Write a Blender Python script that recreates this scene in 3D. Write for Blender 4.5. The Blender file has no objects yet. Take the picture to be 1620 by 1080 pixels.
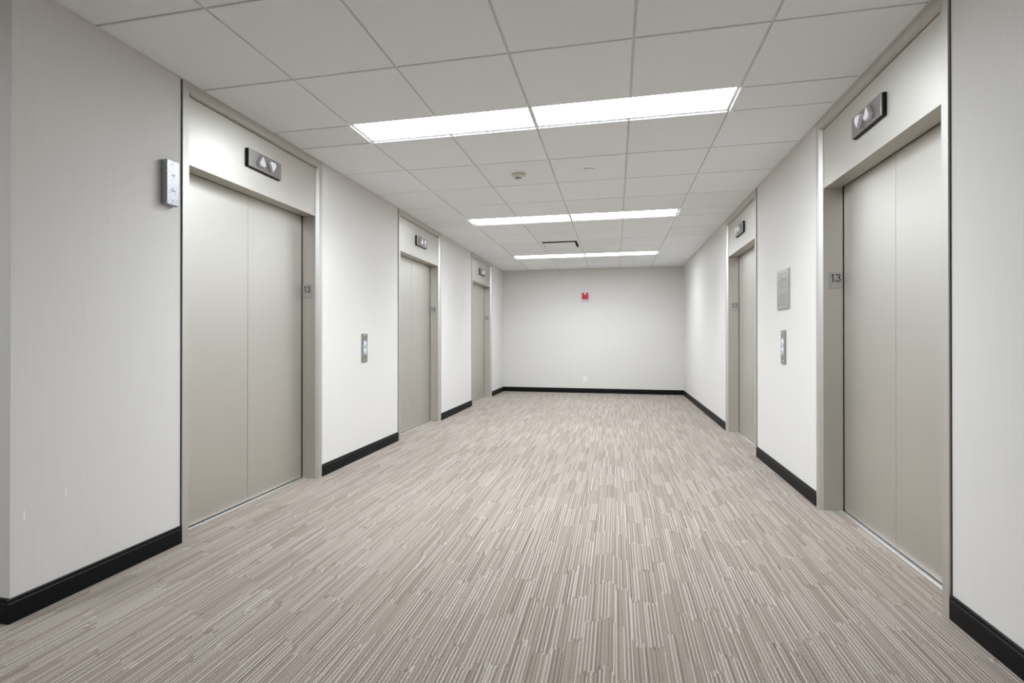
import bpy, bmesh, math, random
from mathutils import Vector, Matrix
random.seed(7)
SC = bpy.context.scene
C = SC.collection
W_PX, H_PX = 1620.0, 1080.0

# ------------------------------------------------------------------ camera
YAW, PITCH, ROLL = 0.2104, 0.0032, 0.0001
FPX, CX, CY, CAMH = 790.13, 805.01, 532.36, 1.1219
cd = bpy.data.cameras.new('camera'); cam = bpy.data.objects.new('camera', cd); C.objects.link(cam)
cd.sensor_fit = 'HORIZONTAL'; cd.sensor_width = 36.0
cd.lens = FPX / W_PX * 36.0
cd.shift_x = (W_PX / 2 - CX) / W_PX
cd.shift_y = (CY - H_PX / 2) / W_PX
cd.clip_start = 0.02; cd.clip_end = 60
cam.location = (0, 0, CAMH)
cam.rotation_euler = (Matrix.Rotation(YAW, 4, 'Z') @ Matrix.Rotation(math.pi / 2 + PITCH, 4, 'X')).to_euler()
SC.camera = cam
# ------------------------------------------------------------------ world, exposure
w = bpy.data.worlds.new('world'); SC.world = w; w.use_nodes = True
w.node_tree.nodes['Background'].inputs[0].default_value = (0.9, 0.95, 1, 1)
w.node_tree.nodes['Background'].inputs[1].default_value = 0.0
vs = SC.view_settings
vs.view_transform = 'Standard'; vs.look = 'None'; vs.gamma = 1; vs.use_curve_mapping = False
vs.exposure = 1.70
LAMP = 7.0             # radiance of the troffer lenses
LAMP_COL = (0.86, 0.925, 1.0, 1)
AREA_POWER = 5.2      # watts of each fixture's tubes, thrown downwards through the prismatic lens
AREA_SPREAD = 136.0

# ------------------------------------------------------------------ dimensions (metres)
XL, XR, YB, H = -2.3363, 1.3171, 10.3671, 2.5511
Y_CORNER = 1.518       # the left wall ends here, a cross hall opens to the left behind the camera
Y_REAR, X_FAR = -3.6, -5.6
T = 0.6096
GX = [XL, -1.742, -1.1324, -0.5228, 0.0868, 0.6964, XR]
GA = 2.448
TB = 2.099             # underside of the lift transoms
DOOR_D = 0.131         # the doors stand this far behind the wall face
ELEV = [('l', 2.310, 3.644), ('l', 5.111, 6.474), ('l', 7.973, 9.342), ('r', 2.3315, 3.684), ('r', 5.1385, 6.493)]

# ------------------------------------------------------------------ materials
def srgb(r, g, b):
    f = lambda c: (c / 255 / 12.92) if c / 255 <= 0.04045 else ((c / 255 + 0.055) / 1.055) ** 2.4
    return (f(r), f(g), f(b), 1)
class NT:
    def __init__(s, name):
        s.m = bpy.data.materials.new(name); s.m.use_nodes = True
        s.t = s.m.node_tree; s.b = s.t.nodes['Principled BSDF']
    def n(s, typ, **kw):
        nd = s.t.nodes.new(typ)
        for k, v in kw.items(): setattr(nd, k, v)
        return nd
    def l(s, a, b): s.t.links.new(a, b)
    def math(s, op, a, b=None, c=None):
        nd = s.n('ShaderNodeMath', operation=op)
        for i, v in enumerate((a, b, c)):
            if v is None: continue
            if isinstance(v, (int, float)): nd.inputs[i].default_value = v
            else: s.l(v, nd.inputs[i])
        return nd.outputs[0]
    def mix(s, f, a, b, blend='MIX'):
        nd = s.n('ShaderNodeMix', data_type='RGBA', blend_type=blend)
        for i, v in ((0, f), (6, a), (7, b)):
            if isinstance(v, (int, float, tuple)): nd.inputs[i].default_value = v
            else: s.l(v, nd.inputs[i])
        return nd.outputs[2]
    def noise(s, vec, scale, detail=2, rough=0.5):
        nd = s.n('ShaderNodeTexNoise'); s.l(vec, nd.inputs['Vector'])
        nd.inputs['Scale'].default_value = scale; nd.inputs['Detail'].default_value = detail
        nd.inputs['Roughness'].default_value = rough
        return nd.outputs[0]
    def mapping(s, vec, scale):
        nd = s.n('ShaderNodeMapping'); s.l(vec, nd.inputs[0]); nd.inputs['Scale'].default_value = scale
        return nd.outputs[0]
    def bump(s, h, strength, dist):
        nd = s.n('ShaderNodeBump'); nd.inputs['Strength'].default_value = strength
        nd.inputs['Distance'].default_value = dist; s.l(h, nd.inputs['Height']); s.l(nd.outputs[0], s.b.inputs['Normal'])
    def ramp(s, f, stops, interp='LINEAR'):
        nd = s.n('ShaderNodeValToRGB'); cr = nd.color_ramp; cr.interpolation = interp
        while len(cr.elements) < len(stops): cr.elements.new(0.5)
        for e, (p, c) in zip(cr.elements, stops): e.position = p; e.color = c
        s.l(f, nd.inputs[0]); return nd.outputs[0]
def plain(name, col, rough=0.5, metal=0.0, noise=0.0, nscale=60, spec=0.5):
    k = NT(name); k.b.inputs['Roughness'].default_value = rough; k.b.inputs['Metallic'].default_value = metal
    geo = k.n('ShaderNodeNewGeometry')
    k.b.inputs['Specular IOR Level'].default_value = spec
    f = k.noise(geo.outputs['Position'], nscale, 2)
    dark = tuple(c * (1 - noise) for c in col[:3]) + (1,)
    k.l(k.mix(f, dark, col), k.b.inputs['Base Color'])
    return k.m

def make_wall_mat():
    k = NT('vinyl_wallcovering'); pos = k.n('ShaderNodeNewGeometry').outputs['Position']
    sx = k.mapping(pos, (260, 260, 5)); th = k.noise(sx, 1, 3, 0.6)
    sw = k.mapping(pos, (90, 90, 160)); wv = k.noise(sw, 1, 2, 0.6)
    mo = k.noise(pos, 1.6, 3)
    c = k.mix(th, srgb(215, 212, 207), srgb(226, 224, 220))
    c = k.mix(k.math('MULTIPLY', mo, 0.25), c, srgb(212, 208, 200))
    # two pale scuffs low on the near left wall
    sep = k.n('ShaderNodeSeparateXYZ'); k.l(pos, sep.inputs[0])
    msk = None
    for (y, z, a, b) in ((1.567, .406, .0035, .02), (1.723, .452, .0022, .024)):
        dy = k.math('DIVIDE', k.math('SUBTRACT', sep.outputs[1], y), a)
        dz = k.math('DIVIDE', k.math('SUBTRACT', sep.outputs[2], z), b)
        r = k.math('ADD', k.math('MULTIPLY', dy, dy), k.math('MULTIPLY', dz, dz))
        q = k.math('LESS_THAN', r, 1.0)
        msk = q if msk is None else k.math('MAXIMUM', msk, q)
    msk = k.math('MULTIPLY', msk, k.math('LESS_THAN', sep.outputs[0], XL + 0.01))
    c = k.mix(msk, c, srgb(240, 240, 240))
    k.l(c, k.b.inputs['Base Color']); k.b.inputs['Roughness'].default_value = 0.55
    k.b.inputs['Specular IOR Level'].default_value = 0.3
    k.bump(k.math('ADD', th, k.math('MULTIPLY', wv, .6)), 0.15, 0.0005)
    return k.m
def make_tile_mat():
    k = NT('mineral_ceiling_tile'); pos = k.n('ShaderNodeNewGeometry').outputs['Position']
    f = k.noise(pos, 420, 3, .7); g = k.noise(pos, 2.2, 2)
    oi = k.n('ShaderNodeObjectInfo')
    c = k.mix(f, srgb(237, 240, 242), srgb(244, 247, 249))
    c = k.mix(k.math('MULTIPLY', oi.outputs['Random'], .3), c, srgb(228, 227, 226))
    k.l(c, k.b.inputs['Base Color']); k.b.inputs['Roughness'].default_value = 0.9
    k.b.inputs['Specular IOR Level'].default_value = 0.15
    k.bump(f, 0.2, 0.0006); return k.m
def make_carpet_mat():
    k = NT('striped_loop_carpet'); pos = k.n('ShaderNodeNewGeometry').outputs['Position']
    sep = k.n('ShaderNodeSeparateXYZ'); k.l(pos, sep.inputs[0]); X, Y = sep.outputs[0], sep.outputs[1]
    W = 0.0046                                 # one yarn row; cream, taupe and brown rows repeat in threes
    def rnd(a, b, seed):
        cb = k.n('ShaderNodeCombineXYZ'); cb.inputs[2].default_value = seed
        for q, v in enumerate((a, b)):
            if isinstance(v, (int, float)): cb.inputs[q].default_value = v
            else: k.l(v, cb.inputs[q])
        wn = k.n('ShaderNodeTexWhiteNoise', noise_dimensions='3D'); k.l(cb.outputs[0], wn.inputs['Vector'])
        return wn.outputs[0]
    i = k.math('FLOOR', k.math('DIVIDE', X, W))
    col = k.math('FLOOR', k.math('DIVIDE', i, 13.0))
    drift = k.math('ADD', k.math('MULTIPLY', rnd(col, 0.0, 3.5), .9), k.math('MULTIPLY', rnd(i, 0.0, 8.5), .16))
    j = k.math('FLOOR', k.math('ADD', k.math('DIVIDE', Y, 0.31), drift))
    ph = k.math('FLOOR', k.math('MULTIPLY', rnd(col, j, 5.5), 3.0))
    m = k.math('FLOORED_MODULO', k.math('ADD', i, ph), 3.0)
    rij = rnd(i, j, 11.5)
    cream = k.mix(k.math('MULTIPLY', k.math('GREATER_THAN', rij, .60), .85), srgb(236, 230, 219), srgb(178, 166, 154))
    taupe = k.mix(rij, srgb(158, 145, 131), srgb(202, 193, 183))
    brown = k.mix(rij, srgb(108, 94, 82), srgb(184, 171, 157))
    c = k.mix(k.math('LESS_THAN', m, .5), k.mix(k.math('GREATER_THAN', m, 1.5), taupe, brown), cream)
    g = rnd(col, j, 21.5)
    c = k.mix(k.math('MULTIPLY', g, .26), c, srgb(168, 151, 135))
    f = k.noise(k.mapping(pos, (330, 260, 300)), 1, 2, .75)
    c = k.mix(k.math('MAXIMUM', k.math('MULTIPLY', k.math('SUBTRACT', .61, f), 2.4), 0.0), c, srgb(70, 60, 54))
    big = k.noise(pos, 1.3, 2)
    c = k.mix(k.math('ADD', k.math('MULTIPLY', big, .2), .06), c, srgb(158, 136, 118))
    k.l(c, k.b.inputs['Base Color']); k.b.inputs['Roughness'].default_value = 0.95
    k.b.inputs['Specular IOR Level'].default_value = 0.1
    k.b.inputs['Sheen Weight'].default_value = 0.12; k.b.inputs['Sheen Roughness'].default_value = 0.5
    rib = k.math('ABSOLUTE', k.math('SINE', k.math('MULTIPLY', X, math.pi / 0.0046)))
    k.bump(k.math('ADD', k.math('MULTIPLY', rib, 1.0), f), 0.8, 0.0028)
    return k.m
def make_metal(name, col, rough, metal=1.0, grain=(30, 30, 900), amp=.08, bump=.03):
    k = NT(name); pos = k.n('ShaderNodeNewGeometry').outputs['Position']
    f = k.noise(k.mapping(pos, grain), 1, 3, .6); g = k.noise(pos, 2.5, 2)
    dk = tuple(c * (1 - amp) for c in col[:3]) + (1,)
    k.l(k.mix(f, dk, col), k.b.inputs['Base Color']); k.b.inputs['Metallic'].default_value = metal
    k.l(k.math('ADD', k.math('MULTIPLY', g, .08), rough - .04), k.b.inputs['Roughness'])
    if bump: k.bump(f, bump, 0.0004)
    return k.m
def make_emit(name, col, strength):
    k = NT(name); k.b.inputs['Base Color'].default_value = (.8, .8, .8, 1)
    pos = k.n('ShaderNodeNewGeometry').outputs['Position']
    f = k.noise(pos, 300, 1)
    k.l(k.mix(f, tuple(c * .98 for c in col[:3]) + (1,), col), k.b.inputs['Emission Color'])
    k.b.inputs['Emission Strength'].default_value = strength
    return k.m
def make_hatched():
    k = NT('diagonal_brushed_steel'); pos = k.n('ShaderNodeNewGeometry').outputs['Position']
    sep = k.n('ShaderNodeSeparateXYZ'); k.l(pos, sep.inputs[0])
    d = k.math('ADD', k.math('ADD', sep.outputs[0], sep.outputs[1]), k.math('MULTIPLY', sep.outputs[2], -1.3))
    s = k.math('SINE', k.math('MULTIPLY', d, 420)); f = k.noise(pos, 120, 2)
    q = k.math('ADD', k.math('MULTIPLY', s, .5), f)
    k.l(k.mix(q, srgb(120, 122, 128), srgb(196, 198, 206)), k.b.inputs['Base Color'])
    k.b.inputs['Metallic'].default_value = .9; k.b.inputs['Roughness'].default_value = .38
    k.bump(q, .25, .0006); return k.m

M = dict(
    wall=make_wall_mat(), tile=make_tile_mat(), carpet=make_carpet_mat(),
    tee=plain('painted_ceiling_grid', srgb(222, 220, 219), .5, 0, .04),
    slab=plain('ceiling_board', srgb(232, 229, 226), .9, 0, .05),
    champ=make_metal('satin_champagne_metal', srgb(208, 205, 197), .48, .92, (40, 40, 40), .04, 0),
    champ2=make_metal('satin_champagne_trim', srgb(206, 204, 198), .52, .84, (40, 40, 40), .04, 0),
    steel=make_metal('brushed_steel', srgb(176, 173, 170), .32, 1.0, (30, 900, 900), .15),
    steel2=make_metal('pale_brushed_steel', srgb(200, 197, 194), .36, .9, (30, 30, 900), .12),
    hatched=make_hatched(),
    black=plain('black_rubber', srgb(14, 14, 16), .6, 0, .2),
    seal=plain('dark_brown_caulk', srgb(70, 52, 54), .7, 0, .2),
    base=plain('charcoal_baseboard_vinyl', srgb(14, 14, 16), .5, 0, .25, 40, .2),
    base_top=plain('charcoal_baseboard_cap', srgb(28, 28, 32), .32, 0, .2, 40),
    sill=make_metal('aluminium_sill', srgb(218, 215, 212), .4, .7, (900, 20, 30), .12),
    white=plain('white_plastic', srgb(236, 236, 234), .4, 0, .03),
    cream=plain('cream_plastic', srgb(222, 217, 208), .5, 0, .04),
    cover=plain('white_cover_enamel', srgb(240, 239, 238), .5, 0, .02),
    frost=plain('frosted_white_lens', srgb(240, 240, 246), .3, 0, .04),
    red=plain('red_alarm_plastic', srgb(214, 40, 62), .35, 0, .1),
    dark=plain('dark_print', srgb(38, 44, 60), .6, 0, .1),
    grey=plain('engraved_grey', srgb(150, 152, 160), .6, 0, .1),
    cavity=plain('dark_duct_lining', srgb(22, 22, 24), .9, 0, .2),
    blue=plain('pale_blue_button_panel', srgb(188, 200, 216), .3, .2, .1),
    lens=make_emit('troffer_lens', LAMP_COL, LAMP),
)

# ------------------------------------------------------------------ helpers
def add_box(bm, x0, x1, y0, y1, z0, z1, bevel=0.0):
    x0, x1 = sorted((x0, x1)); y0, y1 = sorted((y0, y1)); z0, z1 = sorted((z0, z1))
    vs_ = [bm.verts.new((x, y, z)) for x in (x0, x1) for y in (y0, y1) for z in (z0, z1)]
    F = [(0, 1, 3, 2), (4, 6, 7, 5), (0, 4, 5, 1), (2, 3, 7, 6), (0, 2, 6, 4), (1, 5, 7, 3)]
    fs = [bm.faces.new([vs_[i] for i in f]) for f in F]
    if bevel > 0:
        es = {e for f in fs for e in f.edges}
        bmesh.ops.bevel(bm, geom=list(es), offset=bevel, segments=2, affect='EDGES', profile=.5)
def add_prism(bm, pts, fn, a, b):
    """closed outline pts swept from a to b; fn(p, t) -> 3D point"""
    A = [bm.verts.new(fn(p, a)) for p in pts]; B = [bm.verts.new(fn(p, b)) for p in pts]
    n = len(pts)
    for i in range(n): bm.faces.new((A[i], A[(i + 1) % n], B[(i + 1) % n], B[i]))
    bm.faces.new(A[::-1]); bm.faces.new(B)
def add_lathe(bm, prof, n=32, c=(0, 0, 0), axis='z'):
    rings = []
    for r, h in prof:
        ring = []
        for i in range(n):
            t = 2 * math.pi * i / n; p = (r * math.cos(t), r * math.sin(t), h)
            if axis == 'x': p = (p[2], p[0], p[1])
            if axis == 'y': p = (p[0], p[2], p[1])
            ring.append(bm.verts.new((p[0] + c[0], p[1] + c[1], p[2] + c[2])))
        rings.append(ring)
    for a, b in zip(rings, rings[1:]):
        for i in range(n): bm.faces.new((a[i], a[(i + 1) % n], b[(i + 1) % n], b[i]))
    bm.faces.new(rings[0][::-1]); bm.faces.new(rings[-1])
def obj(name, bm, mat, parent=None, smooth=False, recalc=True, origin=None):
    if recalc: bmesh.ops.recalc_face_normals(bm, faces=bm.faces[:])
    me = bpy.data.meshes.new(name); bm.to_mesh(me); bm.free()
    me.materials.append(mat)
    if smooth:
        for p in me.polygons: p.use_smooth = True
        try: me.set_sharp_from_angle(angle=math.radians(35))
        except Exception: pass
    o = bpy.data.objects.new(name, me); C.objects.link(o)
    if parent is not None:
        o.parent = parent
        o.matrix_parent_inverse = Matrix.Translation(parent.location).inverted() if parent.type == 'EMPTY' else Matrix()
    return o
def bx(name, mat, parent, *a, bevel=0.0):
    bm = bmesh.new(); add_box(bm, *a, bevel=bevel); return obj(name, bm, mat, parent)
def thing(name, label, cat, loc, group=None):
    o = bpy.data.objects.new(name, None); C.objects.link(o); o.location = loc; o.empty_display_size = .1
    o['label'] = label; o['category'] = cat
    if group: o['group'] = group
    return o
def tag(o, label, cat, group=None):
    o['label'] = label; o['category'] = cat
    if group: o['group'] = group
def struct(o, label=None, cat=None):
    o['kind'] = 'structure'
    if label: o['label'] = label
    if cat: o['category'] = cat
    return o
def digits_mesh(h, st):
    """a 1 with a flag and a round 3, drawn as flat strokes; local x right, y up, z thickness"""
    bm = bmesh.new(); fn = lambda p, t: (p[0], p[1], t)
    def stroke(pts):
        L, R = [], []
        for i, (x, y) in enumerate(pts):
            a = pts[max(i - 1, 0)]; b = pts[min(i + 1, len(pts) - 1)]
            dx, dy = b[0] - a[0], b[1] - a[1]; n = math.hypot(dx, dy)
            L.append((x - dy / n * st / 2, y + dx / n * st / 2)); R.append((x + dy / n * st / 2, y - dx / n * st / 2))
        for i in range(len(pts) - 1): add_prism(bm, [L[i], R[i], R[i + 1], L[i + 1]], fn, 0, .0008)
    x1 = -.30 * h
    stroke([(x1, -h / 2), (x1, h / 2)]); stroke([(x1 - .17 * h, h * .30), (x1 - .05 * h, h * .37), (x1, h / 2 - st * .3)])
    cx, rr = .26 * h, .235 * h
    up = [(cx + .94 * rr * math.cos(a), h * .26 + (h * .24 - st / 2) * math.sin(a)) for a in [math.radians(160 - k * 20) for k in range(13)]]
    lo = [(cx + rr * 1.05 * math.cos(a), -h * .22 + (h * .28 - st / 2) * math.sin(a)) for a in [math.radians(80 - k * 20) for k in range(14)]]
    stroke(up[:13]); stroke([(cx - .25 * rr, h * .045), (cx + .1 * rr, h * .045)]); stroke(lo)
    me = bpy.data.meshes.new('digits'); bm.to_mesh(me); bm.free(); return me

# ------------------------------------------------------------------ the shell
bm = bmesh.new()
add_box(bm, X_FAR, XR + .3, Y_REAR, Y_CORNER, -.05, 0); add_box(bm, XL - .12, XR + .12, Y_CORNER, YB + .1, -.05, 0)
floor = struct(obj('floor', bm, M['carpet']), 'brown, grey and cream striped carpet covering the lift lobby floor', 'carpet')

def side_wall(name, side, x_in, x_out, y0, lab):
    bm = bmesh.new(); y = y0
    for s, a, b in ELEV:
        if s != side: continue
        add_box(bm, x_in, x_out, y, a - .005, 0, H + .1); y = b + .003
    add_box(bm, x_in, x_out, y, YB + .2, 0, H + .1)
    return struct(obj(name, bm, M['wall']), lab, 'wall')
side_wall('wall_left', 'l', XL, XL - .3, Y_CORNER, 'pale grey left wall between the three left elevators')
side_wall('wall_right', 'r', XR, XR + .3, Y_REAR, 'pale grey right wall around the two right elevators')
struct(bx('wall_back', M['wall'], None, XL, XR, YB, YB + .2, 0, H + .1), 'pale grey end wall with the red alarm', 'wall')
struct(bx('wall_cross_hall', M['wall'], None, X_FAR, XL - .3, Y_CORNER, Y_CORNER + .2, 0, H + .1), 'wall returning left at the near left corner', 'wall')
struct(bx('wall_rear', M['wall'], None, X_FAR, XR, Y_REAR - .2, Y_REAR, 0, H + .1), 'wall behind the camera', 'wall')
struct(bx('wall_far_left', M['wall'], None, X_FAR - .2, X_FAR, Y_REAR, Y_CORNER, 0, H + .1), 'end wall of the cross hall', 'wall')

# ------------------------------------------------------------------ ceiling: slab, tees, tiles
LIGHT_ROWS = [GA + T, GA + T + T * 4.5, GA + T + T * 9]           # near edges of the three rows in view
ybs = []
y = GA - 3 * T
for k in range(3): ybs.append((y, y + T)); y += T
ybs.append((GA, GA + T)); y = GA + T
for k in range(3):
    ybs.append((y, y + T / 2)); y += T / 2
    for q in range(4 if k < 2 else 2): ybs.append((y, y + T)); y += T
ybs.append((y, YB))
Y_T0 = ybs[0][0]
LEDGE = H + .009       # the grid's face sits this far above the tile face
bm = bmesh.new()
HOLES = [(-4.3, -3.08, .1, .405), (-1.1324, .0868, -2.45, -2.145)]  # second hole: unseen light added behind the camera to brighten the near end
add_box(bm, XL - .1, XR + .3, Y_T0, YB + .2, H + .075, H + .12)
# plain board over the cross hall and behind the camera (rows cut round the lights there)
ycuts = sorted({Y_REAR, Y_T0, Y_CORNER} | {v for h in HOLES for v in h[2:]})
for a, b in zip(ycuts, ycuts[1:]):
    segs = [(X_FAR, XR if b <= Y_T0 + 1e-6 else XL)]
    for hx0, hx1, hy0, hy1 in HOLES:
        if hy0 <= a + 1e-6 and b <= hy1 + 1e-6:
            ns = []
            for s0, s1 in segs:
                if hx0 >= s0 and hx1 <= s1: ns += [(s0, hx0), (hx1, s1)]
                else: ns.append((s0, s1))
            segs = [s for s in ns if s[1] - s[0] > 1e-4]
    for s0, s1 in segs: add_box(bm, s0, s1, a, b, H, H + .06)
ceiling = struct(obj('ceiling', bm, M['slab']), 'suspended ceiling of square tiles in a light grid', 'ceiling')
tile_mesh = {}
G = .0064
def tile(x0, x1, y0, y1):
    a = G if x0 > XL + .01 else .002; b = G if x1 < XR - .01 else .002
    key = (round(x1 - x0, 3), round(y1 - y0, 3), a, b)
    if key not in tile_mesh:
        bm = bmesh.new(); wx, wy = (x1 - x0) / 2, (y1 - y0) / 2; c = .0015
        lo = [(-wx + a + c, -wy + G + c), (wx - b - c, -wy + G + c), (wx - b - c, wy - G - c), (-wx + a + c, wy - G - c)]
        hi = [(-wx + a, -wy + G), (wx - b, -wy + G), (wx - b, wy - G), (-wx + a, wy - G)]
        R = [[bm.verts.new((px, py, z)) for px, py in L] for L, z in ((lo, 0), (hi, c), (hi, .016))]
        for p, q in zip(R, R[1:]):
            for i in range(4): bm.faces.new((p[i], p[(i + 1) % 4], q[(i + 1) % 4], q[i]))
        bm.faces.new(R[0][::-1]); bm.faces.new(R[2])
        bmesh.ops.recalc_face_normals(bm, faces=bm.faces[:])
        me = bpy.data.meshes.new('ceiling_tile'); bm.to_mesh(me); bm.free(); me.materials.append(M['tile']); tile_mesh[key] = me
    o = bpy.data.objects.new('ceiling_tile', tile_mesh[key]); C.objects.link(o); o.parent = ceiling
    o.location = ((x0 + x1) / 2, (y0 + y1) / 2, H + random.uniform(-.0006, .0006))
    o.rotation_euler = (random.uniform(-.0012, .0012), random.uniform(-.0012, .0012), 0)
VENT_CELL = (2, [i for i, (a, b) in enumerate(ybs) if abs(a - (GA + T * 8)) < .01][0])
for j, (y0, y1) in enumerate(ybs):
    light = any(abs(y0 - r) < .01 and y1 - y0 < .4 for r in LIGHT_ROWS)
    for i in range(6):
        if light and 1 <= i <= 4: continue
        if (i, j) == VENT_CELL: continue
        tile(GX[i], GX[i + 1], y0, y1)
# grid: long runners (broken by the lights at the second and fourth line) and cross tees
def tee(x0, x1, y0, y1):
    bx('grid_tee', M['tee'], ceiling, x0, x1, y0, y1, LEDGE, LEDGE + .03)
TW = .0077
for i in range(1, 6):
    if i in (2, 4):
        y = Y_T0
        for r in LIGHT_ROWS:
            tee(GX[i] - TW, GX[i] + TW, y, r); y = r + T / 2
        tee(GX[i] - TW, GX[i] + TW, y, YB)
    else: tee(GX[i] - TW, GX[i] + TW, Y_T0, YB)
for j, (y0, y1) in enumerate(ybs):
    for i in range(6):
        lx = TW if i else 0; rx = TW if i < 5 else 0
        tee(GX[i] + lx, GX[i + 1] - rx, y0 - TW, y0 + TW)
for (x0, x1, y0, y1) in ((XL, XL + .016, Y_CORNER, YB), (XR - .016, XR, Y_T0, YB), (XL + .016, XR - .016, YB - .016, YB)):
    bx('wall_angle', M['tee'], ceiling, x0, x1, y0, y1, H - .0035, H - .0010)

# ------------------------------------------------------------------ ceiling lights
def ceiling_light(x0, x1, y0, y1, label, watts=AREA_POWER):
    t = thing('ceiling_light', label, 'light', ((x0 + x1) / 2, (y0 + y1) / 2, LEDGE), 'recessed fluorescent ceiling lights')
    bm = bmesh.new(); z0, z1, a = LEDGE + .001, LEDGE + .05, .006
    g = TW + .0005
    X0, X1, Y0, Y1 = x0 + g, x1 - g, y0 + g, y1 - g
    add_box(bm, X0, X0 + a, Y0, Y1, z0, z1); add_box(bm, X1 - a, X1, Y0, Y1, z0, z1)
    add_box(bm, X0 + a, X1 - a, Y0, Y0 + a, z0, z1); add_box(bm, X0 + a, X1 - a, Y1 - a, Y1, z0, z1)
    obj('frame', bm, M['white'], t)
    bx('diffuser', M['lens'], t, X0 + a + .0005, X1 - a - .0005, Y0 + a + .0005, Y1 - a - .0005, LEDGE + .002, LEDGE + .008)
    ld = bpy.data.lights.new('tube_light', 'AREA'); ld.shape = 'RECTANGLE'
    ld.size = X1 - X0 - .03; ld.size_y = Y1 - Y0 - .03; ld.energy = watts; ld.color = LAMP_COL[:3]; ld.spread = math.radians(AREA_SPREAD)
    lo = bpy.data.objects.new('tube_light', ld); C.objects.link(lo); lo.parent = t; lo.location = (0, 0, .0005)
    return t
ROW_W = [6.9, 5.2, 3.7]
wh = ['nearest the camera', 'in the middle row', 'in the far row by the end wall']
for k, r in enumerate(LIGHT_ROWS):
    ceiling_light(GX[1], GX[3], r, r + T / 2, 'long glowing ceiling light ' + wh[k] + ', left of the pair', ROW_W[k])
    ceiling_light(GX[3], GX[5], r, r + T / 2, 'long glowing ceiling light ' + wh[k] + ', right of the pair', ROW_W[k])
for n, h in zip(('light over the cross hall', 'added unseen fill light well behind the camera'), HOLES):
    ceiling_light(*h, 'glowing ceiling light, ' + n)

# ------------------------------------------------------------------ baseboards
BB = .0956
PROF = [(0, 0), (.012, 0), (.012, .0775), (.0095, .0805), (.0065, .0812), (.006, .092), (.0025, BB), (0, BB)]
def baseboard(name, fn, a, b, label):
    bm = bmesh.new(); add_prism(bm, PROF, fn, a, b)
    return struct(obj(name, bm, M['base']), label, 'baseboard')
fl = lambda p, t: (XL + p[0], t, p[1]); fr = lambda p, t: (XR - p[0], t, p[1])
fb = lambda p, t: (t, YB - p[0], p[1]); fc = lambda p, t: (t, Y_CORNER - p[0], p[1])
seg = [Y_CORNER - .012] + [v for s, a, b in ELEV if s == 'l' for v in (a - .006, b + .004)] + [YB - .0125]
names = ['at the near left corner', 'between the first and second left elevators', 'between the second and third left elevators', 'beyond the last left elevator']
for k in range(4): baseboard('baseboard_left', fl, seg[2 * k], seg[2 * k + 1], 'charcoal baseboard ' + names[k])
seg = [Y_REAR] + [v for s, a, b in ELEV if s == 'r' for v in (a - .006, b + .004)] + [YB - .0125]
names = ['at the right edge of the picture', 'between the two right elevators', 'beyond the far right elevator']
for k in range(3): baseboard('baseboard_right', fr, seg[2 * k], seg[2 * k + 1], 'charcoal baseboard ' + names[k])
baseboard('baseboard_back', fb, XL, XR, 'charcoal baseboard along the end wall')
baseboard('baseboard_cross_hall', fc, X_FAR, XL - .0005, 'charcoal baseboard turning left at the near corner')

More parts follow.
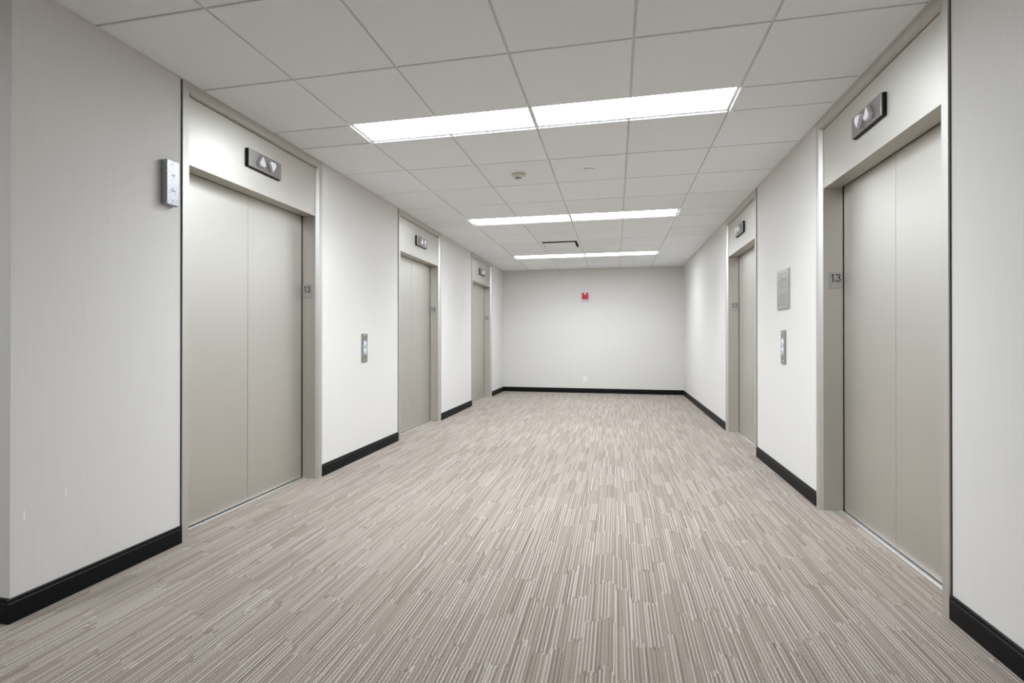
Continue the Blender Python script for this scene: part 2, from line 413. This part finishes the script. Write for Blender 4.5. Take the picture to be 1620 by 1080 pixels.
# ------------------------------------------------------------------ elevators
DIG = digits_mesh(.052, .0062)
def elevator(side, y0, y1, label):
    X = (lambda e: XL + e) if side == 'l' else (lambda e: XR - e)
    t = thing('elevator_entrance', label, 'elevator', (X(0), (y0 + y1) / 2, 0), 'lift entrances of the lobby')
    P = lambda e, s, z: (X(e), s, z)
    def part(name, mat, e0, e1, s0, s1, z0, z1, parent=t, bevel=0.0):
        return bx(name, mat, parent, X(e0), X(e1), s0, s1, z0, z1, bevel=bevel)
    top = H - .004
    F, CH, PR, RC = .042, .018, .009, -.012       # flat width, chamfer width, proud, recess
    i0, i1 = y0 + F + CH, y1 - F - CH
    # surround: flat strip with a chamfered inner edge, near side, far side and top
    prof = lambda s, d: [(-.02, s), (PR, s), (PR, s + d * F), (RC, s + d * (F + CH)), (-.02, s + d * (F + CH))]
    for s, d in ((y0, 1), (y1, -1)):
        bm = bmesh.new(); pr = prof(s, d)
        A = [bm.verts.new(P(e, q, 0)) for e, q in pr]
        B = [bm.verts.new(P(e, q, top - (0 if abs(q - s) < 1e-6 else (F if abs(abs(q - s) - F) < 1e-6 else F + CH)))) for e, q in pr]
        n = 5
        for k in range(n): bm.faces.new((A[k], A[(k + 1) % n], B[(k + 1) % n], B[k]))
        bm.faces.new(A[::-1]); bm.faces.new(B)
        obj('side_trim', bm, M['champ2'], t)
    bm = bmesh.new()
    pr = [(-.02, 0), (PR, 0), (PR, F + CH - .005), (RC, F + CH), (-.02, F + CH)]
    A = [bm.verts.new(P(e, y0 + q, top - q)) for e, q in pr]; B = [bm.verts.new(P(e, y1 - q, top - q)) for e, q in pr]
    for k in range(5): bm.faces.new((A[k], A[(k + 1) % 5], B[(k + 1) % 5], B[k]))
    bm.faces.new(A[::-1]); bm.faces.new(B)
    obj('head_trim', bm, M['champ'], t)
    # transom box: face plus the soffit it makes over the doors
    tt = top - F - CH - .004
    part('transom_panel', M['champ'], RC - .0015, -DOOR_D + .012, i0 + .0015, i1 - .0015, TB, tt, bevel=.0012)
    part('shadow_gap', M['black'], RC - .006, -.03, i0 - .001, i1 + .001, tt, tt + .006)
    # jambs
    part('jamb', M['champ'], RC - .0015, -DOOR_D + .004, i0 - .03, i0 + .001, 0, TB - .001)
    part('jamb', M['champ'], RC - .0015, -DOOR_D + .004, i1 - .001, i1 + .03, 0, TB - .001)
    # door panels and the dark running gaps round them
    m = (i0 + i1) / 2; z0, z1 = .010, TB + .03
    part('door_panel', M['champ'], -DOOR_D, -DOOR_D - .03, i0 + .003, m - .0013, z0, z1, bevel=.0016)
    part('door_panel', M['champ'], -DOOR_D, -DOOR_D - .03, m + .0013, i1 - .008, z0, z1, bevel=.0016)
    bm = bmesh.new()
    add_box(bm, X(-DOOR_D - .012), X(-DOOR_D - .04), i1 - .009, i1 + .03, .0, z1)
    add_box(bm, X(-DOOR_D - .031), X(-DOOR_D - .05), i0 - .03, i1 + .03, .0, z1 + .02)
    obj('door_gap', bm, M['black'], t)
    # sill: ribbed aluminium strip
    bm = bmesh.new()
    add_box(bm, X(-DOOR_D + .030), X(-DOOR_D + .010), i0 + .001, i1 - .001, -.004, .003)
    add_box(bm, X(-DOOR_D + .008), X(-DOOR_D + .002), i0 + .001, i1 - .001, -.004, .003)
    add_box(bm, X(-DOOR_D + .030), X(-DOOR_D - .04), i0 + .001, i1 - .001, -.006, .0012)
    obj('sill', bm, M['sill'], t)
    # caulk line beside the near trim
    part('caulk_line', M['seal'], .0015, -.02, y0 - .0055, y0 - .0005, 0, top)
    # lantern plate with up and down arrows
    yc, zc = m - .002, 2.303
    part('lantern_backing', M['black'], RC - .001, RC + .013, yc - .163, yc + .160, zc - .0615, zc + .056)
    pl = part('lantern_plate', M['steel'], RC + .0135, RC + .0215, yc - .16, yc + .16, zc - .0575, zc + .0575, bevel=.001)
    pl['label'] = 'brushed steel hall lantern plate with an up and a down arrow'
    out = [(0, .040), (.034, -.017), (.023, -.034), (-.023, -.034), (-.034, -.017)]
    for s, sg in ((yc - .052, 1), (yc + .052, -1)):
        e0, e1 = RC + .0215, RC + .043
        bm = bmesh.new(); rings = []
        for e, k in ((e0, 1), (e0 + .013, .98), (e1, .88)):
            rings.append([bm.verts.new(P(e, s + a * k, zc + sg * b * k)) for a, b in out])
        for a, b in zip(rings, rings[1:]):
            for q in range(5): bm.faces.new((a[q], a[(q + 1) % 5], b[(q + 1) % 5], b[q]))
        bm.faces.new(rings[0][::-1]); bm.faces.new(rings[-1])
        ar = obj('arrow_lens', bm, M['frost'], pl); ar.matrix_parent_inverse = Matrix()
        bm = bmesh.new()      # dark recess line round the lens
        o2 = [(a * 1.05, b * 1.05) for a, b in out]
        add_prism(bm, [(a, b) for a, b in o2], lambda p, e: P(e, s + p[0], zc + sg * p[1]), e0 - .001, e0 + .0006)
        rr = obj('arrow_rim', bm, M['dark'], pl); rr.matrix_parent_inverse = Matrix()
    # floor number on the far jamb (faces the camera side)
    jy = i1 - .001; ex = -.083; zc2 = 1.4995
    npl = part('number_plate', M['steel2'], ex - .0425, ex + .0425, jy - .004, jy - .0002, zc2 - .0535, zc2 + .0535, bevel=.0008)
    npl['label'] = 'square metal plate reading 13'
    d = bpy.data.objects.new('digits', DIG); C.objects.link(d); d.parent = npl
    d.location = (X(ex), jy - .0044, zc2 + .014); d.rotation_euler = (math.pi / 2, 0, 0)
    if not DIG.materials: DIG.materials.append(M['dark'])
    bm = bmesh.new()
    for a, b in ((-.014, 0), (-.0108, 0), (-.0108, -.0035), (-.0045, 0), (.002, 0), (.0052, 0), (.0052, .0035)):
        add_lathe(bm, [(.0013, 0), (.0009, -.0008)], 8, (X(ex) + a, jy - .004, zc2 - .036 + b), 'y')
    br = obj('braille', bm, M['white'], npl); br.matrix_parent_inverse = Matrix()
    return t
labs = ['nearest elevator on the left wall, closed doors beside the small steel wall box', 'middle elevator of the three on the left wall, closed champagne metal doors',
        'farthest elevator on the left wall, narrow in view near the end wall', 'large near elevator on the right wall with closed champagne metal doors',
        'far elevator on the right wall, beyond the engraved instruction plate']
for (s, a, b), lb in zip(ELEV, labs): elevator(s, a, b, lb)

# ------------------------------------------------------------------ wall fittings
def arc_strip(bm, fn, r0, r1, a0, a1, n, e0, e1):
    for k in range(n):
        u, v = a0 + (a1 - a0) * k / n, a0 + (a1 - a0) * (k + 1) / n
        pts = [(r0 * math.cos(u), r0 * math.sin(u)), (r1 * math.cos(u), r1 * math.sin(u)), (r1 * math.cos(v), r1 * math.sin(v)), (r0 * math.cos(v), r0 * math.sin(v))]
        add_prism(bm, pts, fn, e0, e1)
# steel box beside the first left elevator
t = thing('steel_wall_box', 'small shiny steel box high on the wall beside the nearest left elevator', 'wall box', (XL, 2.22, 1.945))
bx('housing', M['hatched'], t, XL + .0005, XL + .037, 2.181, 2.259, 1.828, 2.063, bevel=.003)
bx('face_plate', M['hatched'], t, XL + .037, XL + .0395, 2.1825, 2.2575, 1.8295, 2.0615, bevel=.001)
for z in (2.043, 1.851):
    bm = bmesh.new(); add_lathe(bm, [(.0042, 0), (.0042, .001), (.003, .002)], 14, (XL + .0395, 2.22, z), 'x'); obj('screw', bm, M['steel'], t, True)
for zc, sg in ((1.985, 1), (1.905, -1)):
    bm = bmesh.new()
    f_ = lambda p, e: (XL + e, 2.2185 + p[0], zc + sg * (p[1] - .012))
    arc_strip(bm, f_, .016, .0182, math.radians(35), math.radians(145), 10, .0392, .0402)
    add_prism(bm, [(-.0011, -.004), (.0011, -.004), (.0011, .016), (-.0011, .016)], f_, .0392, .0402)
    obj('arrow_mark', bm, M['dark'], t)
# call stations
def call_station(side, yc, zc, label):
    X = (lambda e: XL + e) if side == 'l' else (lambda e: XR - e)
    t = thing('call_station', label, 'call button', (X(0), yc, zc), 'elevator call button plates')
    bx('plate', M['steel'], t, X(.0005), X(.010), yc - .051, yc + .051, zc - .134, zc + .134, bevel=.0015)
    bx('button_panel', M['blue'], t, X(.0100), X(.0125), yc - .034, yc + .034, zc - .062, zc + .068, bevel=.001)
    for dz, sg in ((.035, 1), (-.03, -1)):
        bm = bmesh.new(); add_lathe(bm, [(.020, 0), (.020, .004), (.017, .006)], 28, (0, 0, 0), 'x')
        if side == 'r': bmesh.ops.scale(bm, vec=(-1, 1, 1), verts=bm.verts)
        bmesh.ops.translate(bm, vec=(X(.0125), yc, zc + dz), verts=bm.verts)
        b = obj('button', bm, M['white'], t, True)
        bm = bmesh.new()
        add_prism(bm, [(0, .010), (.009, -.006), (-.009, -.006)], lambda p, e: (X(e), yc + p[0], zc + dz + sg * p[1]), .0184, .0192)
        a = obj('arrow_mark', bm, M['dark'], b); a.matrix_parent_inverse = Matrix()
    for dz in (.118, -.112):
        bm = bmesh.new(); add_lathe(bm, [(.006, -.001 if side == 'l' else .001), (.006, .0012 if side == 'l' else -.0012), (.004, .002 if side == 'l' else -.002)], 14, (X(.010), yc, zc + dz), 'x')
        obj('screw', bm, M['white'], t, True)
call_station('l', 4.352, 1.030, 'steel call button plate on the left wall between the first two elevators')
call_station('r', 4.360, 1.052, 'steel call button plate on the right wall below the engraved plate')
# instruction plate
X = lambda e: XR - e
t = thing('instruction_plate', 'engraved steel instruction plate on the right wall above the call buttons', 'sign', (XR, 4.365, 1.512))
bx('plate', M['steel2'], t, X(.0005), X(.012), 4.224, 4.500, 1.355, 1.668, bevel=.0015)
bm = bmesh.new()     # engraved pictogram of a framed panel with small blocks
def eng(s0, s1, z0, z1): add_box(bm, X(.0118), X(.0124), s0, s1, z0, z1)
for a, b, c, d in ((4.27, 4.274, 1.53, 1.635), (4.42, 4.424, 1.53, 1.635), (4.27, 4.424, 1.631, 1.635), (4.27, 4.424, 1.53, 1.534), (4.345, 4.349, 1.53, 1.6)): eng(a, b, c, d)
for k in range(3): eng(4.285 + .02 * k, 4.297 + .02 * k, 1.575, 1.60)
for k in range(4): eng(4.36, 4.41 - .008 * (k % 2), 1.550 + .018 * k, 1.557 + .018 * k)
obj('engraving', bm, M['grey'], t)
bm = bmesh.new()
for k in range(7): eng(4.275 + .006 * (k % 3), 4.44 - .014 * ((k * 5) % 4), 1.388 + .0125 * k, 1.3925 + .0125 * k)
obj('engraved_lines', bm, M['grey'], t)
for k in range(3):
    bm = bmesh.new(); eng(4.464, 4.476, 1.391 + .030 * k, 1.4 + .030 * k); obj('mark', bm, M['dark'], t)
# fire alarm
t = thing('fire_alarm', 'red fire alarm with white lower strip high on the end wall', 'alarm', (-.610, YB, 1.97))
bx('back_plate', M['steel'], t, -.679, -.541, YB - .008, YB - .0005, 1.888, 2.058, bevel=.001)
bx('housing', M['red'], t, -.674, -.546, YB - .045, YB - .0082, 1.915, 2.053, bevel=.006)
bm = bmesh.new(); add_lathe(bm, [(.020, 0), (.020, -.008), (.012, -.016)], 20, (-.61, YB - .045, 2.028), 'y'); obj('strobe_lens', bm, M['frost'], t, True)
bx('lower_strip', M['white'], t, -.672, -.548, YB - .040, YB - .0082, 1.893, 1.914, bevel=.002)
bm = bmesh.new()
for k in range(5): add_box(bm, -.655, -.565, YB - .0462, YB - .0448, 1.935 + .013 * k, 1.940 + .013 * k)
obj('speaker_slot', bm, plain('dark_red_slots', srgb(150, 22, 44), .5, 0, .1), t)
# outlet
t = thing('wall_outlet', 'white power outlet low on the end wall', 'outlet', (-.612, YB, .289))
bx('cover_plate', M['white'], t, -.648, -.576, YB - .006, YB - .0005, .231, .347, bevel=.0015)
for z in (.309, .269):
    r = bx('receptacle', M['white'], t, -.629, -.595, YB - .0078, YB - .0062, z - .014, z + .014, bevel=.0007)
    bm = bmesh.new()
    for dx in (-.0065, .0065): add_box(bm, -.612 + dx - .001, -.612 + dx + .001, YB - .0082, YB - .0077, z - .001, z + .008)
    add_lathe(bm, [(.0024, 0), (.0024, -.0004)], 10, (-.612, YB - .0078, z - .007), 'y')
    s = obj('slot', bm, M['dark'], r); s.matrix_parent_inverse = Matrix()
bm = bmesh.new(); add_lathe(bm, [(.003, 0), (.0024, -.0012)], 10, (-.612, YB - .006, .289), 'y'); obj('screw', bm, M['steel'], t, True)

# ------------------------------------------------------------------ ceiling fittings
t = thing('smoke_detector', 'white round smoke detector hanging under the ceiling between two light rows', 'smoke detector', (-.8276, 4.277, H))
cx_, cy_ = -.8276, 4.277
def lz(name, prof, mat, sm=True, n=40):
    bm = bmesh.new(); add_lathe(bm, [(r, H - h) for r, h in prof], n, (cx_, cy_, 0)); return obj(name, bm, mat, t, sm)
lz('base', [(.055, .001), (.059, .006), (.057, .014), (.045, .020), (.034, .022)], M['cream'])
lz('neck', [(.034, .0222), (.031, .030)], M['white'])
lz('inner_chamber', [(.020, .030), (.020, .046)], M['black'])
lz('lower_cap', [(.031, .046), (.031, .051), (.026, .056), (.012, .059)], M['white'])
bm = bmesh.new()
for k in range(9):
    a = 2 * math.pi * (k + .5) / 9; c, s = math.cos(a), math.sin(a)
    pts = [(.024, -.0026), (.031, -.0026), (.031, .0026), (.024, .0026)]
    add_prism(bm, [(p * c - q * s, p * s + q * c) for p, q in pts], lambda p, z: (cx_ + p[0], cy_ + p[1], z), H - .030, H - .046)
obj('cage_bars', bm, M['white'], t)
for (x, y, lb) in ((-.218, 4.277, 'flat white round sprinkler cover right of the smoke detector'),
                   (-.062, 6.56, 'flat white round sprinkler cover beyond the middle light row'),
                   (-.216, 8.16, 'flat white round sprinkler cover beside the air vent')):
    t = thing('sprinkler_cover', lb, 'sprinkler cover', (x, y, H), 'concealed sprinkler covers in the ceiling')
    bm = bmesh.new(); add_lathe(bm, [(.034, H - .0012), (.034, H - .0045)], 28, (x, y, 0)); obj('collar', bm, M['grey'], t, True)
    bm = bmesh.new(); add_lathe(bm, [(.045, H - .0046), (.046, H - .0055), (.044, H - .0072)], 36, (x, y, 0)); obj('cover_disc', bm, M['cover'], t, True)
# air diffuser filling one tile bay
x0, x1 = GX[2], GX[3]; y0, y1 = ybs[VENT_CELL[1]]
t = thing('air_vent', 'square white air vent with a dark slot in the ceiling near the far lights', 'vent', ((x0 + x1) / 2, (y0 + y1) / 2, H))
bm = bmesh.new(); g = .007; m0 = .035
ox0, ox1, oy0, oy1 = x0 + g, x1 - g, y0 + g, y1 - g
ix0, ix1, iy0, iy1 = x0 + m0 + .02, x1 - m0, y0 + m0, y1 - .02
add_box(bm, ox0, ix0, oy0, oy1, H, H + .012); add_box(bm, ix1, ox1, oy0, oy1, H, H + .012)
add_box(bm, ix0, ix1, oy0, iy0, H, H + .012); add_box(bm, ix0, ix1, iy1, oy1, H, H + .012)
obj('frame', bm, M['white'], t)
bm = bmesh.new()
add_box(bm, ix0, ix1, iy0, iy1, H + .055, H + .060)
for a in ((ix0, ix0 + .003, iy0, iy1), (ix1 - .003, ix1, iy0, iy1), (ix0, ix1, iy0, iy0 + .003), (ix0, ix1, iy1 - .003, iy1)): add_box(bm, *a, H + .0125, H + .055)
obj('duct_neck', bm, M['cavity'], t)
bx('centre_plate', M['white'], t, ix0 + .012, ix1 - .032, iy0 + .10, iy1 - .008, H - .004, H + .004, bevel=.001)
for px, py in ((ix0 + .08, iy0 + .15), (ix1 - .1, iy0 + .15), (ix0 + .08, iy1 - .06), (ix1 - .1, iy1 - .06)):
    bx('hanger', M['cavity'], t, px - .004, px + .004, py - .004, py + .004, H + .004, H + .055)
